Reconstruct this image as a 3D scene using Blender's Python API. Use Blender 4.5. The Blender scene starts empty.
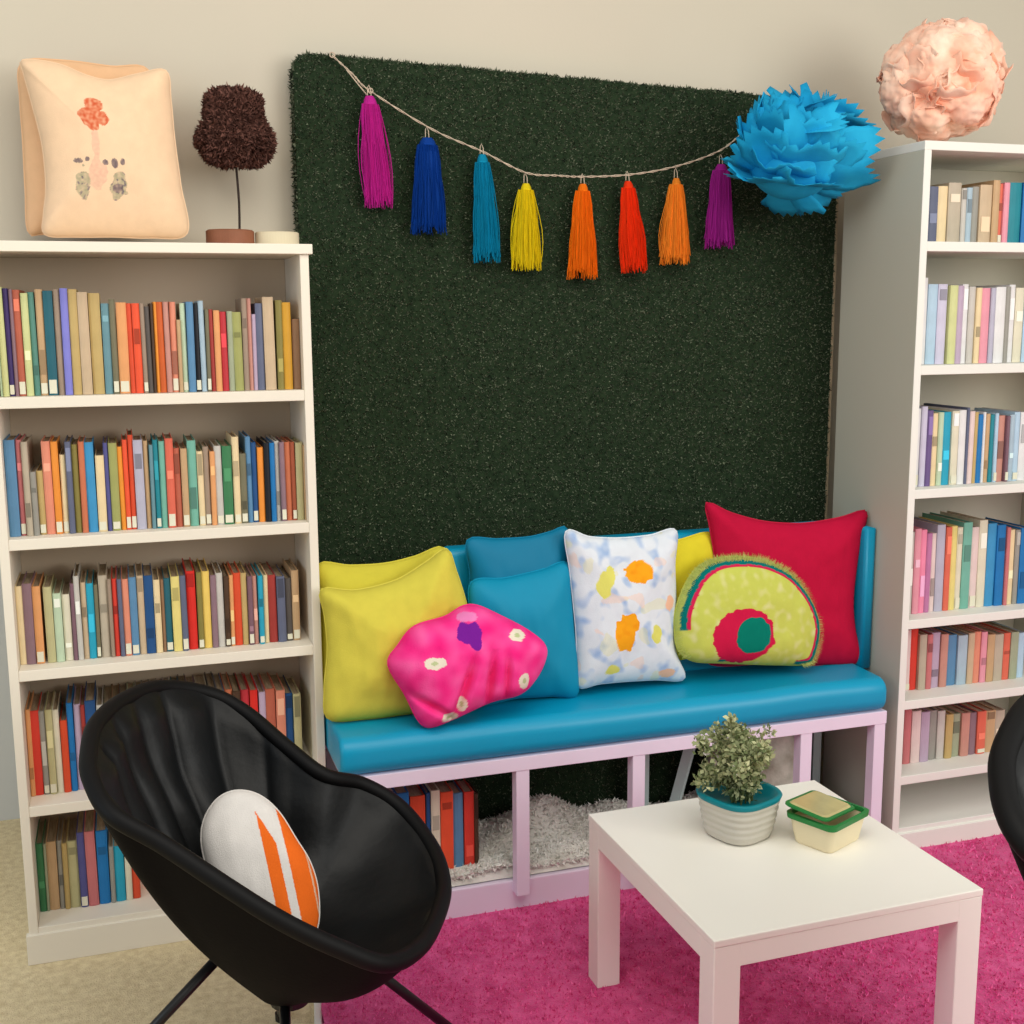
import bpy, bmesh, math, random
from math import sin, cos, pi, sqrt, radians, atan2, exp
from mathutils import Vector, Matrix, noise
random.seed(7)
SC = bpy.context.scene
COL = SC.collection
CHAIR_C=(0.194,1.987,0.600)
CHAIR_RIM=[(-0.323,0.227),(-0.348,0.103),(-0.343,-0.017),(-0.307,-0.117),(-0.267,-0.182),(-0.201,-0.236),(-0.109,-0.239),(0.021,-0.252),(0.125,-0.255),(0.224,-0.239),(0.306,-0.206),(0.350,-0.106),(0.361,0.037),(0.347,0.139),(0.300,0.234),(0.213,0.311),(0.123,0.314),(0.048,0.265),(-0.048,0.289),(-0.161,0.328),(-0.246,0.315)]
ROW_LA=(1.2850,2.757,[(-0.246, 0.006, 0.225, 'mint'), (-0.24, 0.013, 0.23, 'pale lime'), (-0.227, 0.011, 0.227, 'dark purple'), (-0.216, 0.008, 0.225, 'mauve'), (-0.208, 0.015, 0.224, 'brick'), (-0.193, 0.015, 0.217, 'pale lime'), (-0.178, 0.013, 0.219, 'sea green'), (-0.165, 0.016, 0.225, 'tan'), (-0.149, 0.02, 0.222, 'dark teal'), (-0.129, 0.014, 0.225, 'taupe'), (-0.115, 0.016, 0.227, 'periwinkle'), (-0.099, 0.019, 0.225, 'khaki'), (-0.08, 0.022, 0.219, 'beige'), (-0.058, 0.025, 0.217, 'khaki'), (-0.033, 0.017, 0.195, 'dusty blue'), (-0.016, 0.013, 0.204, 'olive grey'), (-0.003, 0.023, 0.197, 'apricot'), (0.02, 0.011, 0.195, 'vermilion'), (0.031, 0.017, 0.195, 'scarlet'), (0.048, 0.01, 0.195, 'taupe'), (0.058, 0.01, 0.188, 'charcoal'), (0.068, 0.007, 0.195, 'dark brown'), (0.075, 0.008, 0.198, 'amber'), (0.083, 0.014, 0.198, 'burnt orange'), (0.097, 0.012, 0.198, 'dusty rose'), (0.109, 0.014, 0.198, 'salmon'), (0.123, 0.009, 0.159, 'tan'), (0.132, 0.012, 0.195, 'mint'), (0.144, 0.016, 0.198, 'steel blue'), (0.16, 0.012, 0.195, 'black'), (0.172, 0.012, 0.2, 'powder blue'), (0.184, 0.009, 0.181, 'olive grey'), (0.193, 0.01, 0.181, 'dark red'), (0.203, 0.014, 0.179, 'apricot'), (0.217, 0.015, 0.176, 'crimson'), (0.232, 0.013, 0.177, 'sage'), (0.245, 0.02, 0.175, 'moss green'), (0.265, 0.012, 0.205, 'taupe'), (0.277, 0.01, 0.205, 'dusty rose'), (0.287, 0.009, 0.17, 'lilac'), (0.296, 0.017, 0.194, 'slate blue'), (0.313, 0.025, 0.208, 'beige'), (0.34, 0.015, 0.201, 'olive'), (0.355, 0.02, 0.196, 'gold'), (0.376, 0.019, 0.159, 'brown')])
ROW_LB=(0.9800,2.765,[(-0.249, 0.023, 0.211, 'steel blue'), (-0.226, 0.012, 0.21, 'rose'), (-0.214, 0.014, 0.206, 'stone'), (-0.2, 0.013, 0.14, 'grey'), (-0.187, 0.014, 0.141, 'khaki'), (-0.173, 0.019, 0.205, 'salmon'), (-0.154, 0.015, 0.204, 'orange'), (-0.139, 0.013, 0.174, 'cream'), (-0.126, 0.013, 0.203, 'slate blue'), (-0.113, 0.014, 0.196, 'olive'), (-0.099, 0.013, 0.202, 'terracotta'), (-0.086, 0.021, 0.2, 'sky blue'), (-0.065, 0.019, 0.17, 'cream'), (-0.046, 0.01, 0.197, 'indigo'), (-0.036, 0.019, 0.196, 'moss green'), (-0.017, 0.011, 0.187, 'amber'), (-0.006, 0.011, 0.202, 'scarlet'), (0.005, 0.012, 0.212, 'vermilion'), (0.017, 0.021, 0.201, 'lavender'), (0.038, 0.011, 0.198, 'tan'), (0.049, 0.009, 0.189, 'dusty blue'), (0.059, 0.011, 0.2, 'teal'), (0.07, 0.014, 0.196, 'seafoam'), (0.084, 0.018, 0.202, 'coral'), (0.102, 0.015, 0.179, 'brick'), (0.117, 0.015, 0.178, 'tan'), (0.132, 0.02, 0.195, 'seafoam'), (0.153, 0.014, 0.17, 'cream'), (0.167, 0.013, 0.18, 'taupe'), (0.18, 0.012, 0.169, 'apricot'), (0.192, 0.016, 0.181, 'silver'), (0.208, 0.022, 0.18, 'green'), (0.231, 0.016, 0.2, 'cream'), (0.247, 0.015, 0.161, 'olive grey'), (0.262, 0.012, 0.199, 'steel blue'), (0.274, 0.012, 0.185, 'navy'), (0.287, 0.015, 0.173, 'orange'), (0.302, 0.013, 0.184, 'black'), (0.315, 0.012, 0.183, 'blue'), (0.327, 0.011, 0.186, 'silver'), (0.338, 0.012, 0.184, 'mauve'), (0.35, 0.014, 0.183, 'terracotta'), (0.364, 0.01, 0.183, 'rust'), (0.374, 0.017, 0.181, 'pale olive'), (0.391, 0.011, 0.176, 'tan')])
ROW_LC=(0.6880,2.775,[(-0.251, 0.016, 0.178, 'cream'), (-0.235, 0.021, 0.183, 'mauve'), (-0.214, 0.018, 0.176, 'apricot'), (-0.191, 0.019, 0.173, 'pale olive'), (-0.172, 0.018, 0.157, 'mint'), (-0.154, 0.018, 0.152, 'ivory'), (-0.136, 0.01, 0.176, 'plum'), (-0.126, 0.012, 0.193, 'silver'), (-0.114, 0.012, 0.176, 'beige'), (-0.102, 0.016, 0.173, 'turquoise'), (-0.086, 0.009, 0.169, 'olive grey'), (-0.076, 0.02, 0.189, 'stone'), (-0.056, 0.009, 0.181, 'taupe'), (-0.047, 0.012, 0.18, 'red'), (-0.035, 0.01, 0.179, 'slate blue'), (-0.025, 0.015, 0.178, 'salmon'), (-0.01, 0.017, 0.181, 'steel blue'), (0.007, 0.015, 0.183, 'beige'), (0.022, 0.021, 0.182, 'navy'), (0.043, 0.015, 0.171, 'cream'), (0.058, 0.008, 0.17, 'brown'), (0.066, 0.016, 0.172, 'dark teal'), (0.082, 0.02, 0.176, 'pale yellow'), (0.102, 0.014, 0.177, 'slate blue'), (0.116, 0.021, 0.185, 'bright red'), (0.138, 0.013, 0.181, 'olive'), (0.151, 0.018, 0.182, 'yellow'), (0.169, 0.014, 0.172, 'mauve'), (0.183, 0.016, 0.176, 'silver'), (0.199, 0.012, 0.168, 'dark brown'), (0.211, 0.01, 0.169, 'apricot'), (0.221, 0.018, 0.173, 'vermilion'), (0.239, 0.014, 0.172, 'khaki'), (0.253, 0.012, 0.164, 'plum'), (0.265, 0.011, 0.163, 'dusty rose'), (0.277, 0.012, 0.164, 'turquoise'), (0.289, 0.011, 0.163, 'cream'), (0.301, 0.02, 0.162, 'dark red'), (0.321, 0.02, 0.158, 'slate blue'), (0.341, 0.015, 0.151, 'charcoal'), (0.356, 0.018, 0.169, 'tan')])
ROW_LD=(0.3740,2.790,[(-0.255, 0.011, 0.205, 'apricot'), (-0.244, 0.024, 0.2, 'red'), (-0.22, 0.013, 0.198, 'grey'), (-0.207, 0.016, 0.2, 'pale olive'), (-0.191, 0.014, 0.198, 'ivory'), (-0.177, 0.016, 0.171, 'vermilion'), (-0.161, 0.014, 0.21, 'blue'), (-0.147, 0.016, 0.204, 'lilac'), (-0.131, 0.01, 0.203, 'dark red'), (-0.121, 0.024, 0.212, 'navy'), (-0.097, 0.015, 0.199, 'silver'), (-0.082, 0.019, 0.197, 'olive grey'), (-0.063, 0.017, 0.199, 'brown'), (-0.046, 0.017, 0.201, 'charcoal'), (-0.029, 0.018, 0.202, 'sage'), (-0.011, 0.017, 0.201, 'grey'), (0.006, 0.018, 0.201, 'charcoal'), (0.024, 0.012, 0.201, 'stone'), (0.037, 0.018, 0.204, 'grey'), (0.055, 0.017, 0.206, 'silver'), (0.072, 0.018, 0.206, 'dark teal'), (0.09, 0.018, 0.206, 'charcoal'), (0.108, 0.021, 0.206, 'mauve'), (0.129, 0.026, 0.206, 'stone'), (0.155, 0.018, 0.205, 'charcoal'), (0.173, 0.018, 0.204, 'slate blue'), (0.191, 0.018, 0.203, 'terracotta'), (0.209, 0.018, 0.2, 'dark brown'), (0.229, 0.02, 0.199, 'crimson'), (0.249, 0.019, 0.197, 'bright red'), (0.27, 0.016, 0.191, 'lilac'), (0.286, 0.023, 0.197, 'brick'), (0.309, 0.023, 0.19, 'salmon'), (0.332, 0.019, 0.179, 'navy'), (0.351, 0.019, 0.177, 'pale olive')])
ROW_LE=(0.0860,2.795,[(-0.25, 0.017, 0.167, 'green'), (-0.233, 0.006, 0.165, 'sage'), (-0.227, 0.023, 0.167, 'tan'), (-0.204, 0.011, 0.168, 'grey'), (-0.193, 0.012, 0.162, 'khaki'), (-0.181, 0.023, 0.164, 'pale olive'), (-0.158, 0.017, 0.184, 'indigo'), (-0.141, 0.024, 0.184, 'rose'), (-0.117, 0.026, 0.181, 'blue'), (-0.091, 0.011, 0.139, 'grey'), (-0.08, 0.023, 0.137, 'turquoise'), (-0.057, 0.015, 0.134, 'ivory'), (-0.042, 0.018, 0.132, 'vermilion')])
ROW_RA=(1.6225,2.600,[(1.937, 0.018, 0.129, 'taupe'), (1.955, 0.03, 0.138, 'slate blue'), (1.985, 0.03, 0.14, 'cream'), (2.015, 0.04, 0.149, 'stone'), (2.055, 0.016, 0.136, 'silver'), (2.071, 0.017, 0.138, 'powder blue'), (2.088, 0.021, 0.141, 'grey'), (2.109, 0.038, 0.146, 'beige'), (2.147, 0.022, 0.158, 'tan'), (2.169, 0.013, 0.15, 'coral'), (2.182, 0.018, 0.153, 'pink'), (2.2, 0.041, 0.154, 'teal'), (2.241, 0.033, 0.155, 'blue'), (2.274, 0.022, 0.153, 'cream')])
ROW_RB=(1.3174,2.590,[(1.937, 0.025, 0.218, 'white'), (1.962, 0.03, 0.202, 'pale blue'), (1.992, 0.029, 0.202, 'pale lilac'), (2.023, 0.025, 0.199, 'pale lime'), (2.048, 0.02, 0.198, 'lilac'), (2.068, 0.019, 0.202, 'white'), (2.087, 0.02, 0.196, 'silver'), (2.107, 0.017, 0.193, 'cream'), (2.124, 0.026, 0.192, 'pink'), (2.15, 0.016, 0.192, 'lavender'), (2.166, 0.032, 0.195, 'white'), (2.198, 0.016, 0.196, 'grey'), (2.214, 0.02, 0.201, 'white'), (2.235, 0.028, 0.193, 'ivory'), (2.263, 0.022, 0.193, 'pale blue')])
ROW_RC=(1.0017,2.590,[(1.932, 0.024, 0.203, 'white'), (1.956, 0.018, 0.208, 'pale lilac'), (1.974, 0.018, 0.197, 'purple'), (1.992, 0.018, 0.189, 'cream'), (2.01, 0.016, 0.191, 'mint'), (2.026, 0.026, 0.191, 'turquoise'), (2.052, 0.022, 0.193, 'ivory'), (2.074, 0.022, 0.195, 'white'), (2.096, 0.009, 0.201, 'slate blue'), (2.105, 0.017, 0.191, 'pale pink'), (2.122, 0.013, 0.188, 'khaki'), (2.135, 0.018, 0.181, 'blue'), (2.153, 0.009, 0.187, 'white'), (2.162, 0.014, 0.182, 'tan'), (2.176, 0.013, 0.18, 'teal'), (2.189, 0.011, 0.183, 'pale blue'), (2.2, 0.025, 0.176, 'dusty rose'), (2.225, 0.011, 0.175, 'plum'), (2.236, 0.017, 0.178, 'powder blue'), (2.253, 0.019, 0.184, 'pale blue'), (2.272, 0.027, 0.183, 'white')])
ROW_RD=(0.6580,2.600,[(1.944, 0.019, 0.221, 'silver'), (1.963, 0.02, 0.229, 'pink'), (1.983, 0.019, 0.225, 'hot pink'), (2.002, 0.017, 0.214, 'orchid'), (2.019, 0.016, 0.213, 'pale pink'), (2.035, 0.027, 0.235, 'lavender'), (2.062, 0.019, 0.227, 'coral'), (2.081, 0.019, 0.229, 'pale yellow'), (2.1, 0.018, 0.224, 'ivory'), (2.118, 0.029, 0.236, 'seafoam'), (2.147, 0.024, 0.221, 'pale pink'), (2.171, 0.027, 0.239, 'ivory'), (2.198, 0.03, 0.228, 'sky blue'), (2.228, 0.028, 0.223, 'blue'), (2.256, 0.012, 0.215, 'rose'), (2.268, 0.02, 0.207, 'cream'), (2.288, 0.016, 0.206, 'grey'), (2.304, 0.031, 0.211, 'blue')])
ROW_RE=(0.4391,2.615,[(1.963, 0.018, 0.169, 'pale pink'), (1.981, 0.024, 0.17, 'red'), (2.005, 0.024, 0.154, 'stone'), (2.029, 0.018, 0.152, 'rose'), (2.047, 0.028, 0.154, 'lilac'), (2.075, 0.024, 0.148, 'dusty rose'), (2.099, 0.033, 0.142, 'steel blue'), (2.132, 0.032, 0.139, 'powder blue'), (2.164, 0.021, 0.143, 'beige'), (2.185, 0.021, 0.145, 'salmon'), (2.206, 0.02, 0.143, 'pink'), (2.226, 0.025, 0.134, 'tan'), (2.251, 0.03, 0.132, 'stone'), (2.281, 0.023, 0.133, 'coral'), (2.304, 0.027, 0.134, 'sage'), (2.331, 0.026, 0.128, 'pale blue')])
ROW_RF=(0.2299,2.620,[(1.972, 0.024, 0.155, 'rose'), (1.996, 0.03, 0.148, 'pale pink'), (2.026, 0.029, 0.142, 'lilac'), (2.055, 0.027, 0.141, 'grey'), (2.082, 0.025, 0.138, 'silver'), (2.107, 0.024, 0.126, 'khaki'), (2.131, 0.028, 0.123, 'sage'), (2.159, 0.028, 0.124, 'dusty rose'), (2.187, 0.025, 0.121, 'mauve'), (2.212, 0.03, 0.123, 'coral'), (2.242, 0.034, 0.12, 'tan'), (2.276, 0.034, 0.116, 'stone')])
ROW_UA=(0.0950,2.640,[(0.538, 0.029, 0.229, 'navy'), (0.567, 0.032, 0.225, 'blue'), (0.601, 0.039, 0.212, 'vermilion'), (0.64, 0.011, 0.217, 'navy'), (0.651, 0.023, 0.223, 'ivory'), (0.674, 0.033, 0.215, 'scarlet'), (0.707, 0.027, 0.206, 'steel blue'), (0.734, 0.026, 0.207, 'red'), (0.76, 0.011, 0.2, 'dark brown')])
PIL_peach_front=((-0.000,2.810,1.623),0.080,[(-0.159, 0.368), (-0.089, 0.364), (-0.032, 0.343), (0.015, 0.336), (0.074, 0.352), (0.133, 0.362), (0.14, 0.3), (0.143, 0.221), (0.151, 0.117), (0.159, 0.011), (0.079, 0.0), (0.002, 0.001), (-0.076, 0.0), (-0.137, 0.004), (-0.137, 0.048), (-0.129, 0.103), (-0.131, 0.191), (-0.146, 0.277), (-0.158, 0.337)],[(-0.024, 0.267, 0.018, 0.019, 'r'), (-0.015, 0.242, 0.019, 0.017, 'r'), (-0.036, 0.239, 0.014, 0.015, 'r'), (-0.026, 0.227, 0.014, 0.013, 'r'), (-0.041, 0.253, 0.012, 0.013, 'r'), (-0.022, 0.186, 0.008, 0.03, 'p'), (-0.022, 0.123, 0.021, 0.028, 'p'), (-0.052, 0.105, 0.014, 0.032, 'g'), (0.02, 0.102, 0.017, 0.03, 'g'), (-0.059, 0.153, 0.01, 0.006, 'd'), (-0.041, 0.156, 0.006, 0.006, 'd'), (-0.004, 0.149, 0.006, 0.006, 'd'), (0.015, 0.147, 0.006, 0.009, 'd'), (0.031, 0.15, 0.006, 0.009, 'd'), (0.02, 0.096, 0.01, 0.011, 'd')])
PIL_peach_rear=((-0.027,2.900,1.634),0.020,[(-0.139, 0.363), (-0.06, 0.373), (0.044, 0.366), (0.129, 0.358), (0.142, 0.211), (0.149, 0.017), (0.002, 0.006), (-0.114, 0.0), (-0.149, 0.004), (-0.149, 0.094), (-0.147, 0.207), (-0.147, 0.285)],[])
PIL_yellow_front=((0.594,2.666,0.514),0.100,[(-0.181, 0.315), (-0.102, 0.307), (-0.006, 0.323), (0.068, 0.36), (0.122, 0.389), (0.143, 0.336), (0.167, 0.245), (0.18, 0.139), (0.186, 0.023), (0.09, 0.006), (0.004, 0.001), (-0.093, 0.0), (-0.18, 0.01), (-0.186, 0.079), (-0.174, 0.172), (-0.177, 0.254)],[])
PIL_yellow_rear=((0.593,2.740,0.500),0.060,[(-0.176, 0.374), (-0.1, 0.366), (-0.015, 0.365), (0.059, 0.377), (0.13, 0.394), (0.15, 0.323), (0.172, 0.21), (0.176, 0.0), (0.009, 0.006), (-0.162, 0.015), (-0.175, 0.167), (-0.17, 0.287)],[])
PIL_pink=((0.734,2.558,0.515),0.220,[(-0.191, 0.153), (-0.165, 0.194), (-0.124, 0.234), (-0.049, 0.251), (-0.006, 0.271), (0.03, 0.27), (0.084, 0.242), (0.151, 0.201), (0.191, 0.162), (0.188, 0.126), (0.159, 0.082), (0.119, 0.053), (0.045, 0.042), (-0.042, 0.014), (-0.103, 0.0), (-0.13, 0.019), (-0.156, 0.079)],[(-0.097, 0.149, 0.024, 0.014, 'w'), (0.107, 0.195, 0.02, 0.014, 'w'), (0.115, 0.089, 0.015, 0.019, 'w'), (-0.035, 0.05, 0.01, 0.018, 'w'), (-0.063, 0.021, 0.021, 0.011, 'w'), (-0.011, 0.21, 0.029, 0.025, 'u'), (-0.0, 0.191, 0.014, 0.021, 'u'), (-0.008, 0.248, 0.022, 0.012, 'l')])
PIL_blue_front=((0.898,2.667,0.520),0.100,[(-0.125, 0.298), (-0.039, 0.302), (0.052, 0.315), (0.123, 0.328), (0.131, 0.247), (0.135, 0.157), (0.14, 0.0), (0.066, 0.0), (-0.02, 0.004), (-0.127, 0.003), (-0.14, 0.11), (-0.131, 0.207)],[])
PIL_blue_rear=((0.913,2.725,0.514),0.020,[(-0.138, 0.399), (-0.06, 0.397), (0.019, 0.397), (0.075, 0.406), (0.12, 0.413), (0.128, 0.331), (0.135, 0.229), (0.139, 0.0), (-0.008, 0.01), (-0.133, 0.018), (-0.139, 0.226), (-0.133, 0.313)],[])
PIL_floral=((1.170,2.662,0.529),0.060,[(-0.158, 0.399), (-0.095, 0.382), (-0.015, 0.374), (0.066, 0.376), (0.138, 0.384), (0.134, 0.296), (0.136, 0.19), (0.132, 0.08), (0.158, 0.0), (0.075, 0.005), (-0.005, 0.009), (-0.075, 0.01), (-0.134, 0.008), (-0.136, 0.077), (-0.137, 0.154), (-0.149, 0.296)],[(0.019, 0.292, 0.038, 0.028, 'o'), (-0.024, 0.14, 0.027, 0.046, 'o'), (-0.01, 0.167, 0.024, 0.025, 'o'), (-0.076, 0.266, 0.019, 0.03, 'y'), (-0.059, 0.287, 0.013, 0.023, 'y'), (0.062, 0.132, 0.014, 0.023, 'y'), (0.104, 0.206, 0.014, 0.02, 'e'), (0.098, 0.026, 0.022, 0.013, 'e'), (-0.053, 0.051, 0.019, 0.013, 'y')])
PIL_yellow_back=((1.364,2.726,0.560),0.020,[(-0.105, 0.309), (-0.026, 0.317), (0.068, 0.329), (0.089, 0.256), (0.103, 0.149), (0.105, 0.0), (0.011, 0.001), (-0.098, 0.006), (-0.104, 0.139)],[])
PIL_red=((1.645,2.695,0.511),0.040,[(-0.239, 0.463), (-0.17, 0.433), (-0.085, 0.407), (-0.008, 0.395), (0.064, 0.392), (0.158, 0.401), (0.239, 0.414), (0.228, 0.348), (0.213, 0.273), (0.203, 0.172), (0.211, 0.089), (0.232, 0.0), (0.122, 0.0), (0.011, 0.014), (-0.082, 0.023), (-0.238, 0.043), (-0.23, 0.154), (-0.212, 0.232), (-0.216, 0.322), (-0.23, 0.403)],[])
PIL_halfround=((1.498,2.634,0.541),0.100,[(-0.203, 0.179), (-0.209, 0.124), (-0.2, 0.072), (-0.159, 0.04), (-0.083, 0.028), (-0.008, 0.018), (0.091, 0.006), (0.167, 0.0), (0.192, 0.02), (0.209, 0.089), (0.19, 0.16), (0.133, 0.236), (0.057, 0.28), (-0.021, 0.297), (-0.106, 0.294), (-0.162, 0.257)],[(-0.02, 0.1, 0.087, 0.072, 'c'), (0.006, 0.1, 0.049, 0.047, 't')])
CUSH=((0.185,1.948,0.369),0.550,[(-0.091, 0.231), (-0.066, 0.266), (-0.032, 0.278), (0.007, 0.266), (0.04, 0.232), (0.067, 0.179), (0.087, 0.137), (0.096, 0.088), (0.09, 0.029), (0.065, 0.0), (0.023, 0.015), (-0.033, 0.065), (-0.079, 0.122), (-0.096, 0.184)],[])
CAMQ=(0.314787,0.163772,-0.006840,1192.715,1.45)
PBC=(1.632,2.720,1.835)
PKC=(2.016,2.660,2.022)
RCH=(1.305,.985,.02,-50,1.17)

# ------------------------------------------------------------------ materials
def lin(c):
    return tuple(((v/255)/12.92 if v/255 <= .04045 else ((v/255+.055)/1.055)**2.4) for v in c)
MATS = {}
def mat(name, rgb, rough=.6, var=.0, vscale=8, bump=0, bscale=200, spec=.3, sheen=0, metal=0, rgb2=None, attr=None, island=0, trans=0, coat=0, stretch=None):
    if name in MATS: return MATS[name]
    m = bpy.data.materials.new(name); m.use_nodes = True
    nt = m.node_tree; N = nt.nodes; Lk = nt.links
    b = N['Principled BSDF']; b.inputs['Roughness'].default_value = rough
    b.inputs['Specular IOR Level'].default_value = spec
    b.inputs['Metallic'].default_value = metal
    b.inputs['Sheen Weight'].default_value = sheen
    b.inputs['Coat Weight'].default_value = coat
    c = lin(rgb) + (1,)
    b.inputs['Base Color'].default_value = c
    src = None
    tc = N.new('ShaderNodeTexCoord'); mp = N.new('ShaderNodeMapping'); Lk.new(tc.outputs['Object'], mp.inputs[0])
    if stretch: mp.inputs['Scale'].default_value = stretch
    if attr:
        a = N.new('ShaderNodeAttribute'); a.attribute_name = attr; src = a.outputs['Color']
    if var or rgb2:
        nz = N.new('ShaderNodeTexNoise'); nz.inputs['Scale'].default_value = vscale; nz.inputs['Detail'].default_value = 4
        Lk.new(mp.outputs[0], nz.inputs['Vector'])
        fac = nz.outputs['Fac']
        if island:
            g = N.new('ShaderNodeNewGeometry'); fac = g.outputs['Random Per Island']
        cr = N.new('ShaderNodeValToRGB')
        c2 = lin(rgb2) + (1,) if rgb2 else tuple(min(1, v*(1+var)) for v in c[:3]) + (1,)
        c1 = c if rgb2 else tuple(v*(1-var) for v in c[:3]) + (1,)
        lo, hi = (.3, .7) if not island else (.0, 1.)
        cr.color_ramp.elements[0].position = lo; cr.color_ramp.elements[0].color = c1
        cr.color_ramp.elements[1].position = hi; cr.color_ramp.elements[1].color = c2
        Lk.new(fac, cr.inputs[0])
        if src:
            mx = N.new('ShaderNodeMix'); mx.data_type = 'RGBA'; mx.blend_type = 'MULTIPLY'; mx.inputs[0].default_value = 1
            Lk.new(src, mx.inputs[6]); Lk.new(cr.outputs[0], mx.inputs[7]); src = mx.outputs[2]
        else: src = cr.outputs[0]
    if src: Lk.new(src, b.inputs['Base Color'])
    if bump:
        n2 = N.new('ShaderNodeTexNoise'); n2.inputs['Scale'].default_value = bscale; n2.inputs['Detail'].default_value = 3
        Lk.new(mp.outputs[0], n2.inputs['Vector'])
        bp_ = N.new('ShaderNodeBump'); bp_.inputs['Strength'].default_value = bump; bp_.inputs['Distance'].default_value = .004
        Lk.new(n2.outputs['Fac'], bp_.inputs['Height']); Lk.new(bp_.outputs[0], b.inputs['Normal'])
    if trans:
        b.inputs['Transmission Weight'].default_value = trans
    MATS[name] = m
    return m

# ------------------------------------------------------------------ mesh helpers
class MB:
    def __init__(s): s.v = []; s.f = []; s.mi = []
    def add(s, vs, fs, mi=0):
        o = len(s.v); s.v += [tuple(v) for v in vs]; s.f += [tuple(o+i for i in f) for f in fs]; s.mi += [mi]*len(fs)
    def box(s, x0, x1, y0, y1, z0, z1, mi=0):
        s.add([(x0,y0,z0),(x1,y0,z0),(x1,y1,z0),(x0,y1,z0),(x0,y0,z1),(x1,y0,z1),(x1,y1,z1),(x0,y1,z1)],
              [(0,3,2,1),(4,5,6,7),(0,1,5,4),(1,2,6,5),(2,3,7,6),(3,0,4,7)], mi)
    def tube(s, pts, r, n=8, mi=0, caps=True, closed=False):
        pts = [Vector(p) for p in pts]; m = len(pts); rs = r if isinstance(r, (list, tuple)) else [r]*m
        vs = []; up = Vector((0,0,1)); prev = None
        for i, p in enumerate(pts):
            if closed: t = pts[(i+1) % m] - pts[i-1]
            else: t = pts[min(i+1, m-1)] - pts[max(i-1, 0)]
            t.normalize()
            if prev is None:
                a = up if abs(t.z) < .9 else Vector((1,0,0)); u = t.cross(a).normalized()
            else:
                u = prev - t*prev.dot(t)
                u = u.normalized() if u.length > 1e-6 else t.cross(up).normalized()
            prev = u; w = t.cross(u)
            for k in range(n):
                a = 2*pi*k/n; vs.append(p + (u*cos(a) + w*sin(a))*rs[i])
        fs = []
        for i in range(m if closed else m-1):
            j = (i+1) % m
            for k in range(n):
                l = (k+1) % n; fs.append((i*n+k, i*n+l, j*n+l, j*n+k))
        if caps and not closed:
            fs.append(tuple(range(n-1, -1, -1))); fs.append(tuple((m-1)*n+k for k in range(n)))
        s.add(vs, fs, mi)
    def grid(s, rows, closed_u=False, mi=0):
        nr = len(rows); nc = len(rows[0]); vs = [p for r in rows for p in r]; fs = []
        for i in range(nr-1):
            for k in range(nc if closed_u else nc-1):
                l = (k+1) % nc; fs.append((i*nc+k, i*nc+l, (i+1)*nc+l, (i+1)*nc+k))
        s.add(vs, fs, mi)
    def build(s, name, mats, parent=None, bevel=0, smooth=False, loc=None, segs=2):
        me = bpy.data.meshes.new(name); me.from_pydata(s.v, [], s.f); 
        mats = mats if isinstance(mats, (list, tuple)) else [mats]
        for m in mats: me.materials.append(m)
        if len(mats) > 1: me.polygons.foreach_set('material_index', s.mi)
        if smooth: me.polygons.foreach_set('use_smooth', [True]*len(me.polygons))
        me.update()
        o = bpy.data.objects.new(name, me); COL.objects.link(o)
        if parent: o.parent = parent
        if loc: o.location = loc
        if bevel:
            b = o.modifiers.new('bevel', 'BEVEL'); b.width = bevel; b.segments = segs; b.limit_method = 'ANGLE'; b.angle_limit = radians(40)
        return o
def tag(o, label=None, cat=None, group=None, kind=None):
    if label: o['label'] = label
    if cat: o['category'] = cat
    if group: o['group'] = group
    if kind: o['kind'] = kind
    return o
def empty(name, loc, label, cat, group=None, rz=0):
    o = bpy.data.objects.new(name, None); COL.objects.link(o); o.location = loc; o.rotation_euler.z = rz; o.empty_display_size = .05
    return tag(o, label, cat, group)
def boxo(name, m, x0, x1, y0, y1, z0, z1, parent=None, bevel=.0015, loc=None):
    b = MB(); b.box(x0,x1,y0,y1,z0,z1); return b.build(name, m, parent, bevel, loc=loc)
def smooth_closed(pts, n):
    m = len(pts); out = []
    P = [Vector((p[0], p[1], 0)) for p in pts]
    dense = []
    for i in range(m):
        p0, p1, p2, p3 = P[i-1], P[i], P[(i+1) % m], P[(i+2) % m]
        for k in range(12):
            t = k/12
            dense.append(.5*((2*p1) + (p2-p0)*t + (2*p0-5*p1+4*p2-p3)*t*t + (3*p1-p0-3*p2+p3)*t**3))
    L = [0]
    for i in range(len(dense)): L.append(L[-1] + (dense[(i+1) % len(dense)]-dense[i]).length)
    tot = L[-1]; j = 0
    for k in range(n):
        d = tot*k/n
        while L[j+1] < d: j += 1
        t = (d-L[j])/max(1e-9, L[j+1]-L[j]); a = dense[j]; b = dense[(j+1) % len(dense)]
        q = a.lerp(b, t); out.append((q.x, q.y))
    return out
def catmull(pts, n):
    P = [Vector(p) for p in pts]; P = [2*P[0]-P[1]] + P + [2*P[-1]-P[-2]]; out = []
    for i in range(1, len(P)-2):
        p0, p1, p2, p3 = P[i-1:i+3]
        for k in range(n):
            t = k/n
            out.append(.5*((2*p1) + (p2-p0)*t + (2*p0-5*p1+4*p2-p3)*t*t + (3*p1-p0-3*p2+p3)*t**3))
    out.append(P[-2]); return out
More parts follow.
